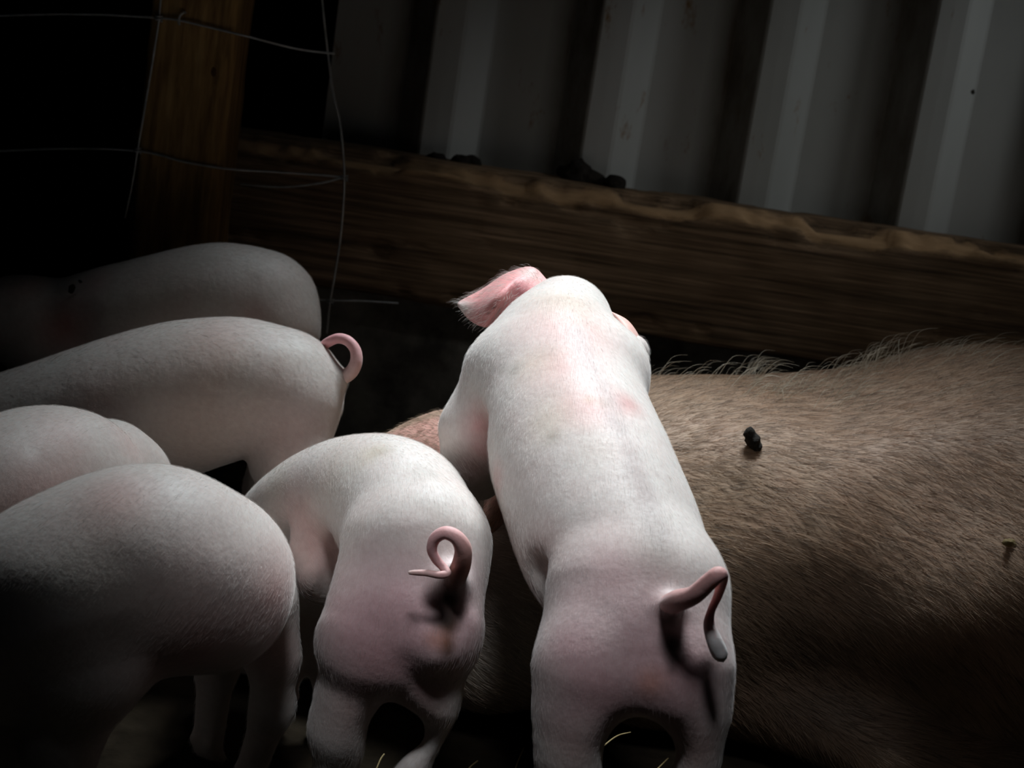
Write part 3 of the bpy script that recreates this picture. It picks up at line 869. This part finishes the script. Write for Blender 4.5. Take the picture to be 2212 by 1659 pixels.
hip = P(160, 1350, 1.245); kn_ = P(185, 1450, 1.235); hk = P(130, 1610, 1.24); foot = ground(hk)
Cb.chain([(hip, 0.062), (kn_, 0.038), (hk, 0.025), (foot + np.array([0.004, 0.01, 0.03]), 0.016)], 0.03); feet(Cb, foot, 0.5, 1)
hip = P(60, 1390, 1.29); hk = P(50, 1560, 1.31); foot = ground(hk)
Cb.chain([(hip, 0.042), (hk, 0.022), (foot + np.array([0, 0, 0.03]), 0.015)], 0.03); feet(Cb, foot, 0.5, 1)
el = P(470, 1430, 1.47); foot = ground(el)
Cb.chain([(P(470, 1330, 1.43), 0.036), (el, 0.018), (foot + np.array([0, 0, 0.03]), 0.014)], 0.02); feet(Cb, foot, 0.5, 1)
spC = [(P(260, 1060, 1.28), 0.035, PINK, .4), (P(200, 1090, 1.25), 0.05, PINK, .25), (P(610, 1280, 1.41), 0.05, PINK, .75), (P(595, 1420, 1.42), 0.04, DEEP, .4), (P(420, 1300, 1.22), 0.08, PINK, .35), (P(250, 1300, 1.17), 0.08, BUFF, .25), (P(430, 1420, 1.26), 0.05, DEEP, .4)]
spineC = [P(570, 1180, 1.42), P(440, 1045, 1.36), P(320, 1015, 1.29), P(180, 1080, 1.24), P(0, 1180, 1.20)]
pigC, VC, FC = piglet('largest shadowed piglet at the near lower left, round back arched, flank to us', Cb, spC, spineC, 30000, 3, down=0.9)

# --- D: piglet peeping over its back at the left edge
Db = Blend(0.003)
Db.spine([(P(-120, 1130, 1.43), 0.064), (P(-20, 1080, 1.46), 0.069), (P(80, 1045, 1.50), 0.070), (P(155, 1040, 1.53), 0.067)])
Db.cone(P(225, 1010, 1.585), P(258, 1040, 1.60), 0.047, 0.046, 0.014)
Db.cone(P(258, 1040, 1.60), P(250, 1160, 1.62), 0.044, 0.030, 0.03)
for a, fy in ((P(-60, 1180, 1.44), 1.44), (P(-90, 1180, 1.50), 1.50), (P(170, 1150, 1.50), 1.51), (P(230, 1130, 1.57), 1.57)):
    foot = ground(a); Db.chain([(a, 0.036), (a * .45 + foot * .55, 0.020), (foot + np.array([0, 0, 0.03]), 0.014)], 0.03); feet(Db, foot, 0.5, 1)
spD = [(P(140, 920, 1.49), 0.035, PINK, .3), (P(300, 960, 1.56), 0.04, PINK, .3), (P(70, 970, 1.43), 0.012, (0.9, .86, .82), .6), (P(130, 1080, 1.45), 0.06, PINK, .5), (P(40, 1100, 1.42), 0.06, DEEP, .3)]
spineD = [P(260, 940, 1.59), P(140, 885, 1.52), P(0, 930, 1.46), P(-120, 1000, 1.42)]
pigD, VD, FD = piglet('rounded piglet back at left edge, tucked between the near dark piglet and the curly-tailed one', Db, spD, spineD, 18000, 4, down=0.8)

# --- E: piglet facing left with ring-curled tail
Eb = Blend(0.003)
yE = 1.80
Eb.spine([(P(612, 838, yE), 0.065), (P(485, 840, yE), 0.078), (P(320, 878, yE), 0.085), (P(110, 925, yE - 0.01), 0.074), (P(-60, 960, yE - 0.02), 0.060), (P(-200, 1010, yE - 0.03), 0.028)], 30)
Eb.cone(P(632, 880, yE - 0.014), P(628, 1000, yE - 0.035), 0.050, 0.040, 0.022)
for hp, hk_, yy, rr in (((628, 1010), (650, 1110), yE - 0.035, .036), ((640, 1000), (660, 1100), yE + 0.045, .034)):
    hip = P(*hp, yy); hk = P(*hk_, yy); foot = ground(hk)
    Eb.chain([(hip, rr), (hk, 0.020), (foot + np.array([0, 0, 0.03]), 0.0145)], 0.025); feet(Eb, foot, -1, 0)
for px, yy in ((100, yE - 0.045), (120, yE + 0.045)):
    el = P(px, 1060, yy); foot = ground(el)
    Eb.chain([(P(px, 960, yy), 0.040), (el, 0.022), (foot + np.array([0, 0, 0.03]), 0.0145)], 0.025); feet(Eb, foot, -1, 0)
Eb.cone(P(690, 812, yE), P(732, 817, yE - .005), 0.016, 0.0082, 0.02)           # tail root
Eb.cut(P(540, 1000, yE - 0.085), P(525, 1050, yE - 0.075), 0.006, 0.012, 0.022)
spE2 = [(P(470, 720, 1.74), 0.05, PINK, .3), (P(620, 950, 1.72), 0.06, PINK, .45), (P(430, 920, 1.70), 0.11, (0.66, .46, .36), .5), (P(600, 800, 1.73), 0.035, (0.62, .46, .40), .3), (P(200, 860, 1.72), 0.05, PINK, .3), (P(540, 810, 1.72), 0.03, GREY, .16)]
spineE = [P(-100, 850, yE), P(100, 790, yE), P(300, 715, yE), P(480, 690, yE), P(640, 740, yE), P(735, 840, yE)]
pigE, VE, FE = piglet('piglet facing left with a ring-curled pink tail in front of the beam gap', Eb, spE2, spineE, 26000, 5, down=0.35)
tE = [(708, 818, yE, .010), (735, 816, yE - .005, .0085), (757, 805, yE - .008, .0078), (769, 783, yE - .008, .0070), (768, 757, yE - .004, .0063), (752, 737, yE, .0060), (730, 731, yE + .004, .0057), (708, 740, yE + .010, .0056), (694, 752, yE + .030, .0050)]
add_tail(pigE, [P(*t[:3]) for t in tE], [t[3] for t in tE], [(0, WHITE), (.25, (0.78, .54, .50)), (.5, (0.78, .44, .44)), (1, (0.76, .36, .38))], 80)

# --- F: hindmost piglet, dim, with pocked shoulder
Fb = Blend(0.003)
yF = 2.04
Fb.spine([(P(566, 664, yF), 0.071), (P(455, 660, yF), 0.075), (P(280, 700, yF), 0.0755), (P(140, 724, yF), 0.068), (P(20, 690, yF - .01), 0.051), (P(-110, 740, yF - .02), 0.026)], 30)
Fb.cone(P(600, 720, yF - .02), P(590, 800, yF - .035), 0.050, 0.040, 0.022)
Fb.cut(P(128, 715, yF - .105), P(140, 780, yF - .105), 0.030, 0.036, 0.035)
for px, yy in ((600, yF - .035), (610, yF + .035), (160, yF - .035), (170, yF + .035)):
    a_ = P(px, 800, yy); foot = ground(a_)
    Fb.chain([(a_, 0.036), (a_ * .45 + foot * .55, 0.020), (foot + np.array([0, 0, 0.03]), 0.0145)], 0.025); feet(Fb, foot, -1, 0)
spF = [(P(140, 710, yF - .06), 0.045, (0.50, .22, .19), .75), (P(200, 600, yF - .04), 0.03, PINK, .4), (P(350, 690, yF - .07), 0.08, BUFF, .3), (P(540, 690, yF - .06), 0.03, PINK, .4), (P(50, 610, yF - .03), 0.03, PINK, .4)]
spineF = [P(-100, 660, yF), P(100, 605, yF), P(280, 570, yF), P(460, 530, yF), P(600, 560, yF), P(690, 660, yF)]
pigF, VF, FF = piglet('farthest dim piglet at left, facing left, black dirt specks on its shoulder', Fb, spF, spineF, 18000, 6, down=0.35)

# ------------------------------------------------------------------ the sow lying along the beam
S = Blend(0.007)
S.cone((0.20, 1.955, 0.150), (0.62, 1.99, 0.192), 0.185, 0.227, 0.08, (1, 0.66, 1))
S.cone((0.62, 1.99, 0.192), (1.10, 2.02, 0.18), 0.227, 0.215, 0.08, (1, 0.67, 1))
S.cone((1.10, 2.02, 0.20), (1.26, 2.04, 0.17), 0.20, 0.16, 0.06, (1, 0.7, 1))
S.cone((0.26, 1.86, 0.17), (0.20, 1.80, 0.12), 0.16, 0.13, 0.07)                  # near shoulder
S.cone((0.20, 1.93, 0.165), (0.05, 1.78, 0.17), 0.160, 0.140, 0.07)                # neck
S.cone((0.05, 1.80, 0.155), (-0.055, 1.785, 0.14), 0.140, 0.100, 0.06)             # head
S.cone((-0.055, 1.785, 0.12), (-0.155, 1.725, 0.060), 0.085, 0.048, 0.04)           # snout
S.cone((0.04, 1.71, 0.105), (0.01, 1.70, 0.085), 0.088, 0.075, 0.05)             # jowl
S.cone((0.30, 1.76, 0.06), (0.46, 1.66, 0.045), 0.055, 0.040, 0.04)               # near foreleg folded on the floor
S.cone((0.46, 1.66, 0.045), (0.66, 1.63, 0.032), 0.036, 0.030, 0.03)
S.cut((0.30, 1.60, 0.105), (0.50, 1.60, 0.115), 0.035, 0.045, 0.06)                  # hollow behind the elbow
S.cut(P(2070, 1000, 1.665), P(1930, 1240, 1.60), 0.06, 0.05, 0.08)                # hollow of the flank
S.cone((1.05, 1.80, 0.15), (0.92, 1.68, 0.09), 0.13, 0.07, 0.06)                  # thigh
S.cone((0.92, 1.68, 0.06), (1.12, 1.64, 0.04), 0.05, 0.03, 0.03)
V, F = S.build(bump=0.010, bump_f=8, seed=7, floor=0.0, smooth=2)
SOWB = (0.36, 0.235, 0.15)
spS = [((0.45, 1.75, 0.33), 0.22, (0.46, .31, .22), .6), ((0.25, 1.72, 0.22), 0.13, (0.27, .18, .10), .6), ((0.05, 1.60, 0.12), 0.2, (0.44, .39, .33), .95), ((0.35, 1.62, 0.10), 0.17, (0.10, .065, .045), .85), ((0.75, 1.66, 0.16), 0.16, (0.30, .21, .155), .5), ((-0.05, 1.66, 0.2), 0.12, (0.12, .06, .045), .9)]  # greyish jowl also lightened for missing light; dark low belly paints in shade
sow = empty('sow', (0.4, 1.9, 0))
tag(sow, 'big bristly brown sow lying along the beam at the right', 'sow')
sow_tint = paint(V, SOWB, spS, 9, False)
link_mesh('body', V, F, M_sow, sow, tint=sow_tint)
spineS = [(-0.2, 1.68, 0.10), (0.0, 1.75, 0.27), (0.2, 1.95, 0.335), (0.6, 1.99, 0.42), (1.1, 2.02, 0.40), (1.35, 2.04, 0.25)]


def sow_density(c):
    return np.where(c[:, 0] > 0.85, 0.10, 1.0) * np.where(c[:, 1] > 2.12, 0.15, 1.0) * np.where(c[:, 0] < -0.1, 0.4, 1.0)


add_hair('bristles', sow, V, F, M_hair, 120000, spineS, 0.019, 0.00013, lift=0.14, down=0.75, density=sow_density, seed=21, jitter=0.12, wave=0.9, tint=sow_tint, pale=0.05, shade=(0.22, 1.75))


def ridge(c):
    return np.where((c[:, 1] > 1.86) & (c[:, 1] < 2.10) & (c[:, 0] > 0.12) & (c[:, 0] < 0.95) & (c[:, 2] > 0.28), np.clip((fbm(c * np.array([1, 0.3, 0.3]), 28, 50, 2) - 0.33) * 6, 0.05, 1), 0.0)


M_ridge = hair_mat('sow_ridge_hair', (0.40, 0.33, 0.24), (0.70, 0.64, 0.52))
add_hair('back_bristles', sow, V, F, M_ridge, 750, spineS, 0.034, 0.00022, lift=lambda r: np.where(r[:, 0] < 0.48, 0.75, 0.42), down=0.0, density=ridge, seed=22, jitter=0.35)
earS = (0.72, 0.40, 0.33)
far = [[P(1090, 985, 1.70), P(1100, 1030, 1.68), P(1110, 1070, 1.67)],
       [P(1030, 895, 1.745), P(1030, 980, 1.705), P(1040, 1060, 1.685)],
       [P(955, 886, 1.755), P(965, 960, 1.71), P(985, 1040, 1.69)],
       [P(890, 907, 1.755), P(905, 960, 1.715), P(930, 1020, 1.70)],
       [P(826, 938, 1.745), P(836, 950, 1.735), P(850, 965, 1.73)]]
V, F = leaf(far, 44, 26, 0.008, 0.004)
rg = np.random.default_rng(5)
fl = [(V[rg.integers(len(V))], rg.uniform(0.002, 0.0042), (0.30, .15, .10), .75, 1.0, 0.8) for _ in range(90)]
rim = [(P(826 + 20 * k, 938 - 7.5 * k, 1.75), 0.010, (0.40, .30, .20), .75) for k in range(8)]
e = link_mesh('ear', V, F, M_sow, sow, tint=paint(V, earS, fl + rim, 6, False)); e['label'] = 'far pink ear flecked with brown'
add_hair('ear_hair', sow, V, F, M_sowhair, 2500, [P(1090, 1000, 1.7), P(900, 930, 1.74), P(820, 940, 1.75)], 0.007, 0.0001, lift=0.3, down=0.3, seed=31)
near = [[P(1135, 1010, 1.682), P(1130, 1060, 1.662), P(1125, 1110, 1.672)],
        [P(1100, 1020, 1.667), P(1096, 1070, 1.642), P(1100, 1118, 1.652)],
        [P(1070, 1035, 1.657), P(1066, 1090, 1.627), P(1072, 1145, 1.632)],
        [P(1054, 1046, 1.652), P(1044, 1105, 1.627), P(1036, 1166, 1.622)]]
V, F = leaf(near, 30, 24, 0.010, 0.003)
fl = [(V[rg.integers(len(V))], rg.uniform(0.0015, 0.003), (0.34, .18, .12), .6, 1.0, 0.8) for _ in range(30)]
rim = [(P(1040 + 14 * k, 1166 - 10 * k, 1.61), 0.013, (0.62, .42, .22), .85) for k in range(6)]
e = link_mesh('ear', V, F, M_sow, sow, tint=paint(V, earS, fl + rim, 8, False)); e['label'] = 'near pink ear with buff rim'
add_hair('ear_hair', sow, V, F, M_sowhair, 900, [P(1110, 1050, 1.64), P(1030, 1160, 1.60)], 0.006, 0.0001, lift=0.3, down=0.3, seed=33)


# ------------------------------------------------------------------ bits and pieces
def on_surface(V_, px, py):
    """nearest surface point of a body along a sight line"""
    d = FW + (px - 1106.0) / FPX * CR - (py - 829.5) / FPX * CU; d = d / np.linalg.norm(d)
    w = V_ - C0; t = w @ d; off = np.linalg.norm(w - t[:, None] * d, axis=1)
    near_ = off < 0.008
    return C0 + d * t[near_].min() if near_.any() else None


VS = np.array([v.co for v in bpy.data.objects[[c.name for c in sow.children if c.name.startswith('body')][0]].data.vertices]) + np.array(sow.location)
c = on_surface(VS, 1624, 952)
mb = Blend(0.0012)
mb.cone(c + np.array([0.001, -0.004, 0.0]), c + np.array([0.004, -0.004, -0.004]), 0.0085, 0.0065, 0.004)
mb.ball(c + np.array([-0.004, -0.004, 0.009]), 0.0062, 0.004); mb.ball(c + np.array([0.007, -0.004, -0.005]), 0.0045, 0.003)
V, F = mb.build(bump=0.006, bump_f=160, seed=4, smooth=1)
tag(link_mesh('mud_clod', V, F, M_mud), 'small black clod of mud stuck in the hair on the flank of the sow', 'dirt')
c = on_surface(VS, 2172, 1176)
tag(clod('straw_flake', c + np.array([0, -0.002, 0.002]), 0.0065, 18, M_straw, (1.0, 0.5, 0.5), lobes=3), 'tiny yellow flake lying on the flank of the sow at far right', 'straw')
for (px, py, r, lab) in ((153, 627, 0.0050, 'larger black dirt speck on shoulder of the farthest piglet'), (172, 610, 0.0024, 'tiny black dirt speck above the larger speck on farthest piglet')):
    c = on_surface(VF, px, py)
    tag(clod('dirt_speck', c + np.array([0, -0.001, 0.001]), r, 16 + px, M_mud, (0.8, 0.4, 0.8), lobes=3), lab, 'dirt')


def stalk(name, p0, p1, r, sag=0.004):
    p0, p1 = np.array(p0), np.array(p1); m = (p0 + p1) / 2 + np.array([0, 0, sag])
    V, F = tube([p0, m, p1], [r, r, r * 0.7], 12, 6)
    return link_mesh(name, V, F, M_straw)


tag(stalk('straw_stalk', P(1298, 1616, 1.50), P(1362, 1582, 1.56), 0.0009), 'single pale straw stalk sticking up between the hind legs of the central piglet', 'straw')
Vs, Fs, base = [], [], 0
for k in range(110):
    x, y = RNG.uniform(-0.1, 0.9), RNG.uniform(1.28, 1.56); an_ = RNG.uniform(0, math.pi); L = RNG.uniform(0.03, 0.10)
    p0 = np.array([x, y, RNG.uniform(0.0, 0.006)]); p1 = p0 + np.array([L * math.cos(an_), L * math.sin(an_), RNG.uniform(-0.004, 0.02)])
    v, f = tube([p0, (p0 + p1) / 2 + np.array([0, 0, 0.003]), p1], [0.0009] * 3, 6, 5)
    Vs.append(v); Fs += [tuple(i + base for i in q) for q in f]; base += len(v)
tag(link_mesh('straw_litter', np.vstack(Vs), Fs, M_straw), 'scattered straw litter on the dark pen floor around the legs', 'straw', kind='stuff')
